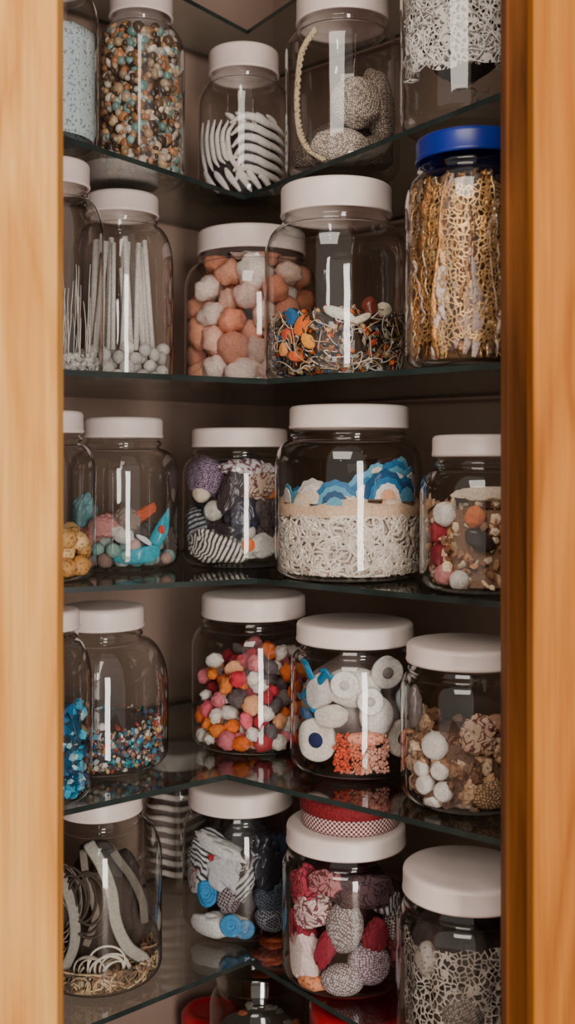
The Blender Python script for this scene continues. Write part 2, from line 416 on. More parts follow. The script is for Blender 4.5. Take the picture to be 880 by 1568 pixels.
j = Jar('jar_of_zebra_cloths', -.053, 1.30, S[1], .0555, .158, .188, .043, sh=.03)
mb = MB(); mb.ball((0, 0, .046), .0465, C(48, 42, 46), 4, (1, 1, .95)); mb.ball((-.024, -.012, .075), .022, C(48, 42, 46), 3); mb.ball((.02, -.012, .075), .024, C(48, 42, 46), 3)
mb.make('dark_stripes', MATS['matte'], j.e, j)
mb = MB(); W2 = C(226, 217, 214)
for i in range(6):    # left cloth, upright folds
    x0 = -.0485+.0066*i
    rib(mb, j, [(x0+.0015*i, .099-.002*i), (x0-.001, .075), (x0+.002, .05), (x0+.006+.001*i, .032+.003*i)], .0030, shade(W2, .06))
for i in range(6):    # right cloth, sweeping folds
    z = .094-.0122*i
    rib(mb, j, [(-.014+.001*i, z-.006-.002*i), (0, z+.001), (.014, z+.001), (.028, z-.004), (.040, z-.007), (.050, z-.012)], .0046, shade(W2, .06))
for i in range(6):    # bottom cloth, slanted leaves
    x = -.046+.013*i
    rib(mb, j, [(x, .040-.004*(i % 2)-.002*i), (x+.006, .025), (x+.018, .008)], .0040, shade(W2, .06))
for i in range(4): rib(mb, j, [(-.020+.004*i, .066-.008*i), (-.014+.004*i, .047-.006*i), (-.002+.004*i, .036-.005*i)], .0028, shade(W2, .06))
for i in range(5):
    rib(mb, j, [(-.02+.012*i, .102), (-.012+.012*i, .096), (-.008+.012*i, .088)], .0036, shade(W2, .06), dep=.008)
mb.make('white_stripes', MATS['matte'], j.e, j)

j = Jar('jar_of_crocheted_doilies', .060, 1.17, S[1], .0626, .168, .198, .051, sh=.022)
items(j, [('knit', -.006, .024, .025, (1.2, .8, .8), 0, C(228, 212, 198), .14), ('knit', .012, .070, .024, (1.1, .7, 1.1), 20, C(212, 196, 182), .14), ('knit', .037, .072, .022, (.8, .8, 1.9), -10, C(180, 163, 150), .14), ('knit', .03, .02, .024, (1, .9, .8), 0, C(150, 136, 124), .14), ('knit', -.038, .018, .02, (.9, .9, .8), 0, C(120, 106, 96), .10), ('knit', .0, .03, .045, (1, .9, .7), 0, C(120, 108, 100), .10, .03)], 'doilies')
mb = MB()
for k in range(3):
    mb.tube([(q[0]+.0022*math.cos(i*.9+k*2.1), q[1]+.001, q[2]+.0022*math.sin(i*.9+k*2.1)) for i, q in enumerate(cat([(-.030, -.04, .150), (-.045, -.036, .125), (-.050, -.030, .085), (-.048, -.032, .05), (-.040, -.042, .025), (-.022, -.052, .009)], 14))], .0019, C(205, 182, 150), sides=6)
mb.make('beaded_cord', MATS['speckle'], j.e, j)

j = Jar('jar_of_white_lace', .165, 1.0, S[1], .060, .17, .20, .05, sh=.03)
lace_sheet(j, .040, .150, 'lace_white', 'lace_front', .0003, .004)
lace_sheet(j, .046, .150, 'lace_white', 'lace_middle', .005, .008)
strands(j, 110, .0008, [C(236, 230, 226)], .046, .152, 24, .0027, .7, 'matte', 'lace_threads', shell=.85)
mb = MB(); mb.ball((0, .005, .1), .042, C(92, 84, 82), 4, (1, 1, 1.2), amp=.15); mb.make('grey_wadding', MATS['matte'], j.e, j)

# ================================================================== ROW 2
j = Jar('jar_of_glass_fibres', -.2257, 1.04, S[2], .047, .184, .2095, .034, sh=.035)
chunkfill(j, 700, .0018, .0035, [WH, C(200, 200, 200)], .006, .022, 'gloss', 'crystals')
mb = MB()
for _ in range(70):
    a = random.uniform(math.pi, 6.28) if random.random() < .7 else random.uniform(0, 6.28); q = random.uniform(.02, .041); h = random.uniform(.04, .10)
    b = a+random.uniform(-.25, .25)
    mb.tube([(q*math.cos(a+(b-a)*t+random.uniform(-.02, .02)), q*math.sin(a+(b-a)*t), .01+h*t) for t in np.linspace(0, 1, 7)], .0005, WH, sides=4)
mb.make('fibres', MATS['gloss'], j.e, j)

j = Jar('jar_of_paper_sticks', -.185, 1.2, S[2], .057, .192, .216, .041, sh=.045)
ballfill(j, 125, .0078, [WH, C(205, 198, 195)], .004, .055, 'matte', 'cotton_pearls')
mb = MB()
for i in range(22):
    a = math.pi*(1.08+.84*((i*.618) % 1)) if i < 16 else random.uniform(0, 3); q = random.uniform(.028, .044)
    b = a+random.uniform(-.3, .3); q2 = min(q, .034)*random.uniform(.8, 1); h = random.uniform(.13, .168)
    mb.tube([(q*math.cos(a), q*math.sin(a), .04), (q2*math.cos(b), q2*math.sin(b), h)], random.uniform(.0024, .0038), shade(WH, .08), sides=10)
mb.make('sticks', MATS['matte'], j.e, j)

j = Jar('jar_of_peach_soap_balls', -.043, 1.28, S[2], .08, .163, .191, .065, sh=.032)
ballfill(j, 96, .0168, [C(238, 168, 138), C(228, 145, 114), C(242, 205, 192), C(222, 150, 126), C(240, 224, 215), C(236, 184, 164), C(232, 158, 128), C(240, 214, 204)], .004, .152, 'matte', 'soap_balls', sub=3, squash=.22, amp=.3)

j = Jar('jar_of_craft_scraps', .050, 1.1, S[2], .0738, .169, .20, .0575, sh=.03)
strands(j, 150, .0007, [C(200, 190, 175), C(60, 50, 45), TN, C(140, 110, 85), WH, C(90, 70, 60)], .008, .068, 20, .004, .6, 'gloss', 'wires', shell=.5)
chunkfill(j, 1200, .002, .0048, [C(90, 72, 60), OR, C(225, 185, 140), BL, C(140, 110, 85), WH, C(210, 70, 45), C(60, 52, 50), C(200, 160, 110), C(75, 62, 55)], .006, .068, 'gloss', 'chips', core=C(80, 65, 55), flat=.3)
items(j, [('matte', -.036, .052, .007, (1, .5, 1.6), 30, OR, .14), ('matte', -.045, .060, .007, (1, .5, 1.4), -30, BL, .14), ('gloss', .03, .07, .008, (1, .8, 1.2), 0, C(120, 55, 42), .1), ('gloss', .044, .068, .008, (1, .9, 1), 0, C(225, 215, 190), .1), ('matte', -.053, .03, .006, (1, .6, 1.2), 10, C(230, 150, 80), .14), ('matte', -.030, .036, .006, (1, .5, 1.4), -40, C(240, 160, 60), .14), ('matte', -.05, .045, .006, (1.3, .5, .9), -20, C(205, 80, 50), .14), ('matte', -.042, .022, .006, (1.4, .5, .8), 15, C(225, 100, 50), .14), ('matte', .0, .062, .009, (1.8, .4, .6), 20, WH, .14), ('matte', .018, .056, .008, (1.8, .4, .5), -25, C(220, 200, 180), .14)], 'scraps')

j = Jar('jar_of_gilded_ribbons', .158, .93, S[2], .056, .178, .199, .047, sh=.03, lid=M_LIDB)
mb = MB(); mg = MB()
for i in range(190):
    a = random.uniform(math.pi, 2*math.pi) if random.random() < .8 else random.uniform(0, 3.1); q = random.uniform(.043, .0522); h = random.uniform(.05, .12); zb = random.uniform(.006, .10) if i % 3 else .006
    ph = random.uniform(0, 6); path = []; wd = random.uniform(.0016, .0064)
    for t in np.linspace(0, 1, 22):
        aa = a+.12*math.sin(ph+t*3)+.012*random.uniform(-1, 1); qq = q+.0016*math.sin(t*26+ph)
        path.append((qq*math.cos(aa), qq*math.sin(aa), min(zb+h*t, .158)))
    mid = .05 < math.cos(a) < .65
    g_ = (i % 4) and not (mid and i % 2)
    (mg if g_ else mb).tube(path, wd, random.choice([C(226, 172, 104), C(200, 144, 88), C(232, 200, 154), C(168, 118, 74), C(238, 214, 178)] if g_ else [C(212, 188, 176), C(200, 166, 146), C(120, 88, 66), C(90, 68, 52)]), rb=.0009, sides=8, twist=random.uniform(-2.2, 2.2), up=(math.cos(a+1.57), math.sin(a+1.57), 0), taper=True)
mb.make('plain_ribbons', MATS['speckle'], j.e, j); mg.make('gilded_ribbons', MATS['metal'], j.e, j)
lace_sheet(j, .01, .155, 'lace_gold', 'gold_net', .0003, .002)
mb = MB(); m = 32
vv = [(.044*math.cos(6.283*k/m), .044*math.sin(6.283*k/m), h) for h in (.007, .135) for k in range(m)]+[(.03*math.cos(6.283*k/m), .03*math.sin(6.283*k/m), .155) for k in range(m)]
mb.add(vv, [(i*m+k, i*m+(k+1) % m, (i+1)*m+(k+1) % m, (i+1)*m+k) for i in (0, 1) for k in range(m)]+[tuple(range(2*m, 3*m)), tuple(range(m))[::-1]], C(112, 80, 54)); mb.make('ribbon_core', MATS['speckle'], j.e, j)

# ================================================================== ROW 3
j = Jar('jar_of_golden_nuts', -.2337, 1.05, S[3], .046, .143, .165, .034, sh=.03)
ballfill(j, 44, .0095, [GD, C(215, 155, 85), C(232, 190, 130)], .004, .046, 'speckle', 'nuts', amp=.15, sub=3)

j = Jar('jar_of_felt_pompoms', -.177, 1.155, S[3], .0595, .140, .162, .043, sh=.03)
ballfill(j, 80, .0078, [C(140, 175, 168), C(105, 150, 152), C(200, 160, 152), C(170, 185, 178), C(140, 115, 105)], .004, .034, 'matte', 'pompoms')
items(j, [('gloss', -.038, .062, .018, (.7, .7, 1.1), 10, C(130, 195, 205), .2), ('matte', -.012, .048, .014, (1.2, .8, .8), 0, C(190, 130, 128), .2), ('matte', .012, .055, .013, (1, .8, 1), 30, C(130, 112, 105), .25),
          ('gloss', .043, .040, .013, (.6, .5, 2.2), 28, C(60, 175, 200), .05), ('gloss', .024, .018, .015, (1.9, .5, .6), -8, C(70, 180, 205), .05), ('gloss', .046, .044, .0045, (1, .8, 1), 0, C(235, 80, 60), 0, -.006), ('matte', .03, .034, .006, (1.8, .4, .5), 30, C(225, 225, 225), 0, -.003),
          ('matte', .006, .040, .011, (1.2, .6, .8), 20, C(200, 195, 190), .25), ('matte', .026, .060, .012, (1.5, .5, .5), -30, C(190, 90, 60), .2), ('matte', -.03, .038, .012, (1, .8, .8), 0, C(205, 130, 120), .25), ('matte', .0, .03, .035, (1.2, 1, .7), 0, C(110, 104, 102), .2, .035)], 'felt')

j = Jar('jar_of_fabric_remnants', -.0535, 1.2, S[3], .064, .1305, .1516, .054, sh=.022)
items(j, [('zebra2', -.025, .022, .026, (1.4, .8, .65), 15, WH, .2), ('matte', .022, .024, .015, (1.3, .8, .8), 0, C(225, 220, 215), .2), ('matte', .012, .026, .007, (1, .7, 1), 0, OR, .1, -.004), ('knit', -.036, .098, .024, (1.1, .8, .9), 30, C(165, 142, 172), .1),
          ('matte', -.04, .080, .010, (1, 1, 1), 0, CR, .05), ('matte', -.026, .062, .011, (1, 1, 1), 0, C(195, 190, 180), .05), ('gloss', -.006, .085, .016, (.7, .6, 1.6), 20, C(60, 52, 56), .3), ('printed', .02, .09, .02, (1, .8, .9), -20, C(195, 175, 160), .3), ('gloss', .005, .055, .016, (1, .8, 1.1), 20, C(55, 55, 72), .3),
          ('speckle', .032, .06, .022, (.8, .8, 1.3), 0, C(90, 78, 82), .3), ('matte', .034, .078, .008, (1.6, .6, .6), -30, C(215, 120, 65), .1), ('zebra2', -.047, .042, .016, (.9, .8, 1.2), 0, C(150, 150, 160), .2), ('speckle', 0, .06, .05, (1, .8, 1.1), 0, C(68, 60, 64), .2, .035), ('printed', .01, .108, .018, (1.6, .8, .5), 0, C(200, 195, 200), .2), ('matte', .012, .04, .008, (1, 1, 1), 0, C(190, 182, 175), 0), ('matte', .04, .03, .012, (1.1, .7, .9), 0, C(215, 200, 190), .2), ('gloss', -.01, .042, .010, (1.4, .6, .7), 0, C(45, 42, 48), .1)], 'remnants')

j = Jar('jar_of_yarn_and_paper_waves', .062, 1.08, S[3], .075, .148, .171, .0606, sh=.026)
strands(j, 430, .0015, [C(234, 220, 208), C(222, 207, 194)], .007, .064, 26, .0035, .75, 'matte', 'white_yarn', shell=.6)
mb = MB(); m = 40
vv = [(.067*math.cos(6.283*k/m), .067*math.sin(6.283*k/m), h) for h in (.007, .06) for k in range(m)]
mb.add(vv, [(k, (k+1) % m, m+(k+1) % m, m+k) for k in range(m)]+[tuple(range(m, 2*m))], C(190, 172, 160)); mb.make('yarn_core', MATS['matte'], j.e, j)
mb = MB(); m = 72
rows = []
for h in (0, 1, 2):
    for k in range(m):
        a = 6.283*k/m; t = .075+.003*math.sin(3*a)+.002*math.sin(7*a+1)
        z = (.062, t, t+.001)[h]; r = (.0715, .0715, .066)[h]; rows.append((r*math.cos(a), r*math.sin(a), z))
mb.add(rows+[(0, 0, .078)], [(h*m+k, h*m+(k+1) % m, (h+1)*m+(k+1) % m, (h+1)*m+k) for h in (0, 1) for k in range(m)]+[(2*m+k, 2*m+(k+1) % m, 3*m) for k in range(m)], C(222, 186, 156)); mb.make('sand_layer', MATS['matte'], j.e, j)
mb = MB()
def fan(mb, J, a, z, r, cols, dq=0, tilt=0):
    for k, cc in enumerate(cols):
        rr = r*(1-.22*k); vs = [(0, 0)]
        for i in range(25):
            t = (math.pi+2*tilt)*i/24-tilt; q = rr*(1+.035*math.cos(i*math.pi*.5)); vs.append((q*math.cos(t), q*math.sin(t)))
        out = []
        for off in (0, .0012):
            for (u, w) in vs:
                aa = a+u/J.R; q = J.rin(z+w)-.004-dq+.0012*k-(.0011 if off else 0); out.append((q*math.cos(aa), q*math.sin(aa), z+w))
        nn = len(vs); f = [(0, i, i+1) for i in range(1, nn-1)]+[(nn, nn+i+1, nn+i) for i in range(1, nn-1)]+[(i, nn+i, nn+i+1, i+1) for i in range(0, nn-1)]
        mb.add(out, f, cc)
F = -math.pi/2
B1, B2, B3 = C(35, 110, 160), C(90, 160, 190), C(20, 75, 120)
for (a, z, r, cs, dq) in [(-.95, .074, .017, (B1, B2), .004), (-.62, .075, .024, (C(200, 195, 190), WH, CR), .002), (-.25, .074, .024, (B1, B2, B3, B2), .0), (.0, .072, .018, (CR, WH), .004), (.22, .080, .026, (B2, B1, WH), .0045), (.5, .080, .027, (B3, B1, WH, PE), .0), (.72, .088, .029, (B1, B2, WH), .004), (.9, .077, .024, (B1, B3, B2), .001), (1.15, .084, .026, (B2, WH), .003), (.4, .098, .016, (B2, CR), .006), (.95, .104, .016, (C(120, 175, 200), B2), .006), (1.5, .075, .02, (B1, WH), .003), (-1.3, .075, .018, (B2, WH), .003), (.6, .074, .014, (PE, CR), -.001), (-.05, .074, .010, (C(225, 195, 165), CR), -.001), (-.8, .072, .012, (C(225, 195, 165), CR), -.001)]:
    fan(mb, j, F+a, z, r, cs, dq)
mb.make('paper_waves', MATS['matte'], j.e, j, smooth=False)

j = Jar('jar_of_potpourri', .1757, .97, S[3], .056, .12, .1397, .045, sh=.022)
chunkfill(j, 520, .003, .007, [C(215, 185, 150), C(170, 125, 92), C(228, 205, 175), C(145, 98, 72), C(205, 145, 105)], .006, .078, 'matte', 'wood_chips', core=C(140, 105, 80), flat=.25)
items(j, [('matte', -.037, .070, .011, (1, .8, 1), 0, WH, .1), ('matte', -.026, .012, .009, (1, 1, 1), 0, WH, .03), ('matte', -.042, .053, .010, (.9, .8, 1), 0, C(150, 35, 50), .14), ('matte', -.040, .033, .011, (.9, .8, 1), 0, C(130, 30, 45), .14), ('matte', -.038, .017, .009, (1, .8, 1), 0, C(200, 130, 130), .14),
          ('matte', -.014, .068, .009, (1, .7, 1.1), 20, C(220, 120, 65), .14), ('gloss', -.010, .048, .011, (1.3, .5, .8), 30, C(60, 48, 46), .1), ('matte', .0, .088, .017, (1.9, .4, .35), 0, C(228, 208, 185), .2), ('matte', .026, .074, .009, (1, .8, 1), 0, C(228, 195, 170), .14), ('matte', .032, .060, .008, (1.3, .8, .8), 0, C(232, 215, 205), .14), ('matte', .014, .055, .007, (1, .8, 1), 0, C(218, 125, 65), .14), ('matte', .034, .042, .007, (1, 1, 1), 0, C(218, 195, 175), .1)], 'petals')

# ================================================================== ROW 4
j = Jar('jar_of_turquoise_flakes', -.224, .985, S[4], .044, .156, .1745, .033, sh=.04)
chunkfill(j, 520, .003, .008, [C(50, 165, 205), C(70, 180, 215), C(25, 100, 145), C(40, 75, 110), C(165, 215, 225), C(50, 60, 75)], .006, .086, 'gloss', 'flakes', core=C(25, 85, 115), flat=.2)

j = Jar('jar_of_seed_beads', -.190, 1.1, S[4], .0675, .1395, .162, .043, sh=.052)
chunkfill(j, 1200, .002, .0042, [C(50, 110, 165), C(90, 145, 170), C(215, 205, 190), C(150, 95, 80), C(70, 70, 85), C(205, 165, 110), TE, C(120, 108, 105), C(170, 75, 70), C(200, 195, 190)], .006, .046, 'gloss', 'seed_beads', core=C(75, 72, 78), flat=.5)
items(j, [('matte', -.01, .048, .005, (1, 1, 1.2), 0, C(225, 190, 150), 0), ('matte', .01, .052, .004, (1, 1, 1), 0, WH, 0), ('gloss', -.02, .045, .006, (1.6, .5, .5), 20, C(230, 210, 180), .1)], 'charms')

j = Jar('jar_of_coloured_pompoms', -.0374, 1.18, S[4], .068, .140, .164, .0575, sh=.025)
ballfill(j, 205, .0086, [OR, C(238, 130, 45), PK, C(228, 95, 115), WH, C(232, 222, 212), C(165, 35, 50), C(205, 45, 65), C(90, 80, 84), C(245, 175, 130), C(110, 100, 100), WH], .004, .118, 'matte', 'pompoms', amp=.35, squash=.25, sub=3)

j = Jar('jar_of_felt_buttons', .0685, 1.09, S[4], .066, .1275, .1476, .060, sh=.016)
items(j, [('matte', -.004, .088, .026, (1.1, .7, .75), 0, WH, .06, .010), ('matte', .018, .062, .017, (1, .7, 1.15), 0, C(228, 222, 220), .06, .003), ('matte', -.036, .085, .016, (.9, .6, 1.2), 20, C(205, 200, 198), .1), ('matte', -.026, .062, .014, (1.2, .6, .8), 0, C(222, 212, 205), .12), ('matte', .048, .074, .012, (.8, .6, 1.3), 0, C(175, 185, 195), .1),
          ('speckle', .006, .042, .012, (1.5, .5, .6), 0, C(232, 150, 120), .14), ('matte', 0, .06, .05, (1.05, .9, 1), 0, C(170, 158, 154), .1, .04), ('matte', -.05, .060, .008, (1.4, .5, .6), 30, C(50, 80, 120), .1)], 'felt')
mb = MB()
for (x, z, r, l, ro) in [(-.048, .104, .0045, .024, -40), (-.036, .098, .004, .024, 55), (-.042, .088, .004, .020, 20), (-.030, .104, .003, .016, -70), (-.052, .080, .004, .018, 60), (-.046, .070, .003, .014, -60)]:
    dx, dz = math.sin(math.radians(ro))*l/2, math.cos(math.radians(ro))*l/2
    mb.tube([j.fr(x+dx*t, z+dz*t+.002*math.sin(t*4), .001) for t in np.linspace(-1, 1, 9)], r, shade(C(40, 130, 175), .25), rb=.0015, sides=8, taper=True)
mb.make('blue_leaves', MATS['gloss'], j.e, j)
buttons(j, [(-.042, .036, .0215, .007, C(236, 226, 216), NV, 0, 0), (.047, .036, .0185, .007, C(230, 220, 210), C(60, 48, 50), 0, 0), (.030, .104, .0165, .006, C(205, 200, 198), C(120, 112, 112), 8, .002), (.012, .078, .013, .005, C(240, 234, 230), C(190, 182, 180), -8, -.001), (-.014, .094, .014, .005, C(240, 234, 230), C(200, 192, 190), 8, .0)], 'buttons')
mb = MB()
for k in range(520):
    x = random.uniform(-.024, .030); z = random.uniform(.008, .046); c = j.fr(x, z, .004)
    col = C(220, 82, 50) if x < -.008 else (C(220, 122, 92) if x < .004 else C(225, 165, 145))
    mb.ball((c[0], c[1]+random.uniform(0, .005), c[2]), random.uniform(.0012, .0024), shade(col, .2), 1, rot='r', jag=.2)
mb.make('coral_sponge', MATS['matte'], j.e, j)

j = Jar('jar_of_cotton_balls_and_nuts', .165, .985, S[4], .061, .126, .144, .056, sh=.018)
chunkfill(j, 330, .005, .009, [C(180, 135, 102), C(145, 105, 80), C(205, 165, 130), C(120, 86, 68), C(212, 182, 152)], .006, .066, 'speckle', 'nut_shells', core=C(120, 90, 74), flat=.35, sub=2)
items(j, [('matte', -.034, .058, .0125, (1, 1, 1), 0, WH, .03, -.002), ('matte', -.045, .036, .0075, (1, 1, 1), 0, WH, .03, -.002), ('matte', -.031, .038, .0085, (1, 1, 1), 0, WH, .03, -.002), ('matte', -.042, .022, .009, (1, 1, 1), 0, WH, .03, -.002), ('matte', -.028, .020, .009, (1, 1, 1), 0, WH, .03, -.002), ('matte', -.036, .009, .008, (1, 1, 1), 0, WH, .03, -.002), ('matte', .045, .058, .009, (1, 1, 1), 0, C(222, 208, 198), .1),
          ('printed', .002, .070, .016, (1, .6, 1.1), 0, C(205, 175, 152), .25), ('matte', .022, .080, .010, (1.4, .6, .8), 20, C(165, 120, 98), .14), ('knit', .01, .02, .014, (1.2, .6, 1), 0, C(205, 165, 125), .1), ('gloss', -.050, .088, .012, (.6, .6, 1.6), 0, C(110, 98, 96), .1), ('matte', .034, .036, .012, (1, .6, 1.1), 0, C(210, 178, 145), .2)], 'cotton')

# ================================================================== ROW 5
j = Jar('jar_of_ribbons_and_cords', -.192, 1.1, S[5], .063, .167, .186, .043, sh=.04)
mb = MB()
def band(w, pts, col, dep=.004):
    path = [j.fr(q[0], q[1], dep) for q in cat([np.array(p) for p in pts], 10)]
    mb.tube(path, w, col, rb=.0009, sides=8, up=(1, 0, 0))
band(.0062, [(-.004, .150), (.010, .132), (.020, .105), (.024, .075), (.034, .048), (.048, .028), (.050, .014)], C(176, 172, 162))
band(.0058, [(-.046, .135), (-.030, .115), (-.018, .088), (-.016, .055), (-.026, .028), (-.036, .010)], C(160, 155, 146), .006)
band(.0045, [(.020, .140), (.036, .115), (.046, .085), (.048, .060)], C(115, 108, 100), .008)
band(.0045, [(-.052, .115), (-.050, .08), (-.052, .04)], C(90, 82, 76), .006)
band(.004, [(-.01, .142), (-.004, .11), (.004, .08), (-.006, .05)], C(130, 120, 110), .011)
mb.make('ribbons', MATS['matte'], j.e, j)
mb = MB()
loose_coil(mb, j, .016, .030, .016, .0012, C(226, 218, 204), 4, zmax=.07); loose_coil(mb, j, .024, .024, .012, .0011, C(212, 200, 184), 3, zmax=.06); loose_coil(mb, j, -.002, .024, .014, .001, C(190, 178, 162), 3, zmax=.06)
for k in range(3): loose_coil(mb, j, -.038+.004*k, .07+.014*k, .020, .0009, shade(C(140, 130, 120), .3), 2, dep=.003+.002*k, zmax=.135, asp=1.4)
for k in range(5): loose_coil(mb, j, -.04+.01*k, .095, .018, .0014, shade(C(70, 60, 54), .3), 2, dep=.006, zmax=.14, asp=1.5)
mb.make('coiled_cords', MATS['matte'], j.e, j)
strands(j, 110, .0012, [C(150, 118, 90), C(100, 84, 70), C(205, 178, 140)], .006, .026, 24, .004, .7, 'matte', 'twine', shell=.5)
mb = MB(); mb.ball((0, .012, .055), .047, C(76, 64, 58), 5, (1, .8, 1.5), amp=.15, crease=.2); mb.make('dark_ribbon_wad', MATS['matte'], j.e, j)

j = Jar('jar_of_striped_socks', -.135, 1.325, S[5], .044, .15, .17, .035, sh=.025)
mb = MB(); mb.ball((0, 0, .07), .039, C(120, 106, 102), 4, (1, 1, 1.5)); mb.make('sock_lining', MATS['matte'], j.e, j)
mb = MB()
for i in range(8): rib(mb, j, [(-.038, .026+.013*i), (-.016, .030+.013*i), (.008, .028+.013*i), (.036, .040+.012*i)], .0036, C(208, 195, 190))
mb.make('sock_stripes', MATS['matte'], j.e, j)

j = Jar('jar_of_fabric_rosettes', -.0536, 1.22, S[5], .0655, .137, .161, .0595, sh=.022)
items(j, [('zebra2', -.036, .085, .024, (1, .7, 1.2), 20, C(205, 205, 208), .2), ('matte', -.013, .078, .020, (1, .7, 1.1), -30, C(190, 190, 195), .25), ('printed', -.042, .064, .017, (1, .7, 1), 0, C(190, 180, 183), .2), ('matte', -.025, .016, .022, (1.5, .7, .55), 0, C(222, 219, 218), .15), ('matte', -.02, .102, .022, (1.5, .7, .35), 25, C(210, 208, 208), .2), ('check', -.010, .050, .015, (.9, .7, 1.2), 10, C(150, 146, 152), .14), ('matte', -.030, .094, .004, (1, .8, 1), 0, RD, 0, -.004), ('matte', -.045, .075, .0035, (1.5, .8, .8), 0, RD, 0, -.003), ('zebra2', .006, .066, .013, (.8, .7, 1.6), 20, C(180, 178, 182), .2),
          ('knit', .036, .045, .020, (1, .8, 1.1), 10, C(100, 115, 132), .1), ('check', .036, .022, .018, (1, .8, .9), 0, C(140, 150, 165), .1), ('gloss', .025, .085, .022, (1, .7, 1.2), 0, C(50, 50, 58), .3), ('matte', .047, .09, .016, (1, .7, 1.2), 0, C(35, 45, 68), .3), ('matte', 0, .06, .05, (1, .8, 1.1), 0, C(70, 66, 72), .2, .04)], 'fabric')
mb = MB()
for (x, z, rr, cc) in [(-.036, .052, .0115, C(50, 140, 200)), (-.008, .022, .0095, C(55, 140, 195)), (.008, .018, .008, C(60, 120, 165))]:
    c = j.fr(x, z, .004)
    for k in range(3): mb.tube([(q[0], q[1]-.0015*(2-k), q[2]) for q in ring((c[0], c[1], c[2]), rr*(1-.3*k), tilt=.25)], .0026, shade(cc, .15), sides=8)
    mb.ball((c[0], c[1]+.002, c[2]), rr*.9, cc, 2, (1, .3, 1))
mb.make('yarn_rosettes', MATS['matte'], j.e, j)

j = Jar('jar_of_red_fabric_and_shells', .060, 1.1, S[5], .066, .1356, .156, .0617, sh=.014)
items(j, [('knit', -.004, .070, .0185, (1, .8, 1.4), 5, C(190, 180, 180), .03), ('knit', .020, .032, .0215, (1, .8, 1), 20, C(190, 168, 178), .03), ('knit', -.006, .018, .018, (1.2, .8, .85), 0, C(200, 186, 190), .03), ('check', .047, .064, .013, (.8, .6, 1.7), -20, C(195, 190, 190), .1),
          ('printed', -.042, .102, .018, (1, .6, 1.1), 20, C(165, 48, 70), .2), ('printed', -.036, .082, .018, (1.1, .6, .9), -20, C(215, 190, 190), .2), ('printed', -.046, .062, .017, (.9, .6, 1.1), 0, C(150, 30, 56), .2), ('matte', -.042, .034, .019, (.9, .6, 1.4), -15, C(228, 206, 202), .15), ('matte', -.022, .050, .012, (.8, .6, 1.6), 20, C(140, 28, 52), .2), ('speckle', -.036, .010, .012, (1.4, .6, .7), 0, C(222, 140, 95), .14), ('printed', -.02, .112, .014, (1.4, .6, .8), 10, C(170, 110, 115), .2),
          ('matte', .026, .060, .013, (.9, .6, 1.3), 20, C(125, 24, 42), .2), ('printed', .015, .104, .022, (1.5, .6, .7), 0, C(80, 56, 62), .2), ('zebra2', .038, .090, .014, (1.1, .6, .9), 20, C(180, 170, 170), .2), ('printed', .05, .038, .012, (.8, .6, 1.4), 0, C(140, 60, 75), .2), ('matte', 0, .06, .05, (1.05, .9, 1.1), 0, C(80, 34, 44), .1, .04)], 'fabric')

j = Jar('jar_of_lace_ribbon', .163, .97, S[5], .065, .137, .159, .059, sh=.018)
mb = MB()
for (x, z, r) in [(-.012, .050, .024), (.024, .085, .018), (.032, .034, .020), (-.040, .034, .013)]:
    loose_coil(mb, j, x, z, r, .0040, shade(C(140, 128, 120), .2), 1.6, rb=.0010, dep=.006, zmax=.115, asp=1.15)
mb.make('woven_ribbon', MATS['knit'], j.e, j)
lace_sheet(j, .008, .112, 'lace_grey', 'lace', .001, .008)
items(j, [('matte', 0, .06, .050, (1, .8, 1.2), 0, C(76, 66, 62), .15, .05), ('speckle', -.042, .092, .011, (.9, .8, 1.4), 0, C(150, 138, 132), .1), ('knit', -.01, .048, .020, (1, .7, 1.2), 10, C(150, 138, 132), .1, .003), ('knit', .03, .06, .02, (1, .7, 1.2), 0, C(110, 100, 94), .1, .006)], 'pods')

# fabric-covered tin standing on a lid
e = empty('red_gingham_tin', (.064, 1.10, Z0+S[5]+.1566))
mb = MB(); m = 96; r = .0505
prof = [(.046, 0), (.05, .001), (r, .004), (r, .014), (r-.001, .0155)]
vs = []; pcs = []
for (q, h) in prof:
    for k in range(m):
        a = 6.283185*k/m; vs.append((q*math.cos(a), q*math.sin(a), h)); pcs.append((a*.05+.0003, .0005, h+.0003))
f = [(i*m+k, i*m+(k+1) % m, (i+1)*m+(k+1) % m, (i+1)*m+k) for i in range(len(prof)-1) for k in range(m)]+[tuple(range(m))[::-1]]
mb.add(vs, f, C(225, 190, 185), np.array(pcs)); mb.make('gingham_side', MATS['check'], e)
lathe('red_lid', [(.0503, .0155), (.0515, .0165), (.0515, .026), (.050, .029), (.046, .030), (.042, .029), (0, .029)], plain_mat('red_felt', C(125, 14, 26), .8, .4, 400, bump=.6), e)

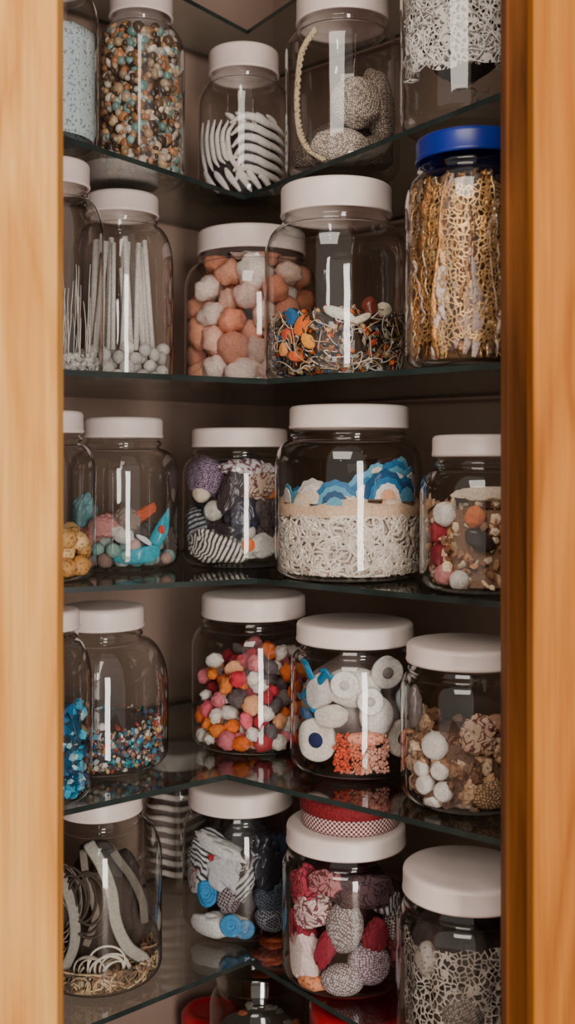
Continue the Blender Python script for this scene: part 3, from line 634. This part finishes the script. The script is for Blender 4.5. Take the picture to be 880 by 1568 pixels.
# ================================================================== ROW 6 (cabinet floor)
M_DK = glass_mat('smoky_glass_lid', (.7, .74, .71), (.25, .28, .27), gl=.9, base=.16)
j = Jar('jar_with_glass_lid', -.035, 1.25, S[6], .056, .150, .172, .048, sh=.02, lid=M_DK)
chunkfill(j, 200, .005, .009, [C(160, 150, 138), C(120, 112, 104), C(180, 90, 60)], .006, .10, 'matte', 'pods', core=C(95, 88, 82))
e = empty('dried_orange_slices', (-.018, 1.25, Z0+S[6]+.1732))
mb = MB()
for k in range(6): mb.ball((random.uniform(-.012, .012), random.uniform(-.012, .012), .004+.004*k), .018, shade(C(205, 90, 50), .25), 3, (1, 1, .25), (random.uniform(-12, 12), random.uniform(-12, 12), 0), amp=.15)
mb.make('slices', MATS['speckle'], e)
M_RED = plain_mat('red_enamel', C(175, 20, 32), .3, .1, 30)
for (x, y, r, h) in [(.08, 1.13, .056, .188), (-.096, 1.345, .036, .068)]:
    e = empty('red_canister', (x, y, Z0+S[6]))
    lathe('body', [(0, 0), (r-.004, 0), (r-.001, .003), (r-.001, h-.03), (r-.003, h-.027), (r-.003, h-.025)], M_RED, e)
    lathe('cover', [(r-.001, h-.026), (r+.001, h-.025), (r+.001, h-.006), (r-.003, h-.001), (r-.01, h), (r-.012, h-.002), (r-.02, h-.0025), (0, h-.0025)], M_RED, e)

# ================================================================== shelves
def prism(name, poly, z0, z1, mats, parent=None, sidemat=0):
    n = len(poly); v = [(x, y, z0) for x, y in poly]+[(x, y, z1) for x, y in poly]
    f = [tuple(range(n))[::-1], tuple(range(n, 2*n))]+[(i, (i+1) % n, n+(i+1) % n, n+i) for i in range(n)]
    me = bpy.data.meshes.new(name); me.from_pydata(v, [], f)
    for m_ in mats: me.materials.append(m_)
    for i, p in enumerate(me.polygons): p.material_index = 0 if i < 2 else sidemat
    me.update(); o = bpy.data.objects.new(name, me); COLL.objects.link(o); o.parent = parent; return o
BACK = [(.292, 1.195), (-.02, 1.493), (-.332, 1.195)]
for k, pts in {0: [(-.332, .93), (-.05, 1.33), (.2, .93), (.292, .93)],
               1: [(-.332, .83), (-.05, 1.235), (.2, .85), (.292, .85)],
               2: [(-.332, .84), (-.02, 1.04), (.2, .83), (.292, .83)],
               3: [(-.332, .93), (-.03, 1.06), (.2, .87), (.292, .87)],
               4: [(-.332, .85), (-.06, 1.06), (.2, .86), (.292, .86)],
               5: [(-.332, .87), (-.04, 1.13), (.2, .84), (.292, .84)]}.items():
    prism('glass_shelf', pts+BACK, Z0+S[k]-.0055, Z0+S[k]-.0002, [M_SHELF, M_EDGE], None, 1)

# ================================================================== cabinet carcass & doors
cab = empty('corner_cabinet', (0, 1.15, 0))
def cpart(name, poly, z0, z1, m_):
    o = prism(name, [(x, y-1.15) for x, y in poly], z0, z1, [m_], cab); return o
ZT, ZB = Z0+.76, Z0+S[6]
cpart('panel_back_left', [(-.338, 1.203), (-.02, 1.507), (-.02, 1.53), (-.36, 1.205)], ZB-.02, ZT, M_WALL)
cpart('panel_back_right', [(-.02, 1.507), (.298, 1.203), (.318, 1.205), (-.02, 1.53)], ZB-.02, ZT, M_WALL)
cpart('panel_side_left', [(-.36, .815), (-.338, .815), (-.338, 1.203), (-.36, 1.205)], ZB-.02, ZT, M_WALL)
cpart('panel_side_right', [(.298, .825), (.318, .825), (.318, 1.205), (.298, 1.203)], ZB-.02, ZT, M_WALL)
outl = [(-.338, .815), (.298, .825), (.298, 1.203), (-.02, 1.507), (-.338, 1.203)]
cpart('bottom_panel', outl, ZB-.02, ZB-.0005, M_WALL); cpart('top_panel', outl, ZT-.02, ZT, M_WALL)
cpart('plinth', [(-.36, .86), (.318, .86), (.318, 1.2), (-.02, 1.52), (-.36, 1.2)], 0, ZB-.02, M_WOODS)
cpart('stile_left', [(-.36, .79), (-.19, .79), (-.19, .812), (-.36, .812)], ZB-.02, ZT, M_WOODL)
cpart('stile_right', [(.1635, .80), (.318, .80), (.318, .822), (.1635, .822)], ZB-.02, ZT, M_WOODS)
def door(x0, x1, y0, y1, m_):
    e = empty('cabinet_door', ((x0+x1)/2, (y0+y1)/2, 0))
    w, d = (x1-x0)/2, (y1-y0)/2
    o = prism('panel', [(-w, -d), (w, -d), (w, d), (-w, d)], .001, ZT, [m_], e)
    b = o.modifiers.new('bevel', 'BEVEL'); b.width = .002; b.segments = 3
    return e
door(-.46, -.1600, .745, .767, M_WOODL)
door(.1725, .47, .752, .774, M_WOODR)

# room
def box(name, a, b, m_):
    return prism(name, [(a[0], a[1]), (b[0], a[1]), (b[0], b[1]), (a[0], b[1])], a[2], b[2], [m_])
box('floor', (-2.5, -3, -.05), (2.5, 1.75, 0), plain_mat('floor_tiles', C(140, 115, 95), .4, .1, 4))
box('wall_back', (-2.5, 1.6, 0), (2.5, 1.7, 2.5), plain_mat('painted_wall', C(190, 184, 178), .8, .03, 5))

# ================================================================== light
def area(name, loc, rot, sx, sy, e, col):
    l = bpy.data.lights.new(name, 'AREA'); l.shape = 'RECTANGLE'; l.size = sx; l.size_y = sy; l.energy = e; l.color = col
    o = bpy.data.objects.new(name, l); o.location = loc; o.rotation_euler = [math.radians(a) for a in rot]; COLL.objects.link(o)
area('window_light', (.62, -1.3, .95), (90, 0, 18), .40, 2.0, 54, (1, .94, .86))
area('ceiling_light', (-.35, -.5, 2.35), (48, 0, -12), .9, .9, 21, (1, .90, .78))
w = bpy.data.worlds.new('World'); sc.world = w; w.use_nodes = True
w.node_tree.nodes['Background'].inputs[0].default_value = (1, .91, .82, 1)
w.node_tree.nodes['Background'].inputs[1].default_value = .60

cam = bpy.data.cameras.new('camera'); co = bpy.data.objects.new('camera', cam); COLL.objects.link(co)
co.location = (0, 0, Z0); co.rotation_euler = (math.pi/2, 0, 0)
cam.sensor_fit = 'HORIZONTAL'; cam.sensor_width = 24; cam.lens = 24*1.864; cam.shift_y = -.096
cam.clip_start = .02
cam.dof.use_dof = True; cam.dof.focus_distance = 1.05; cam.dof.aperture_fstop = 6.3
sc.camera = co
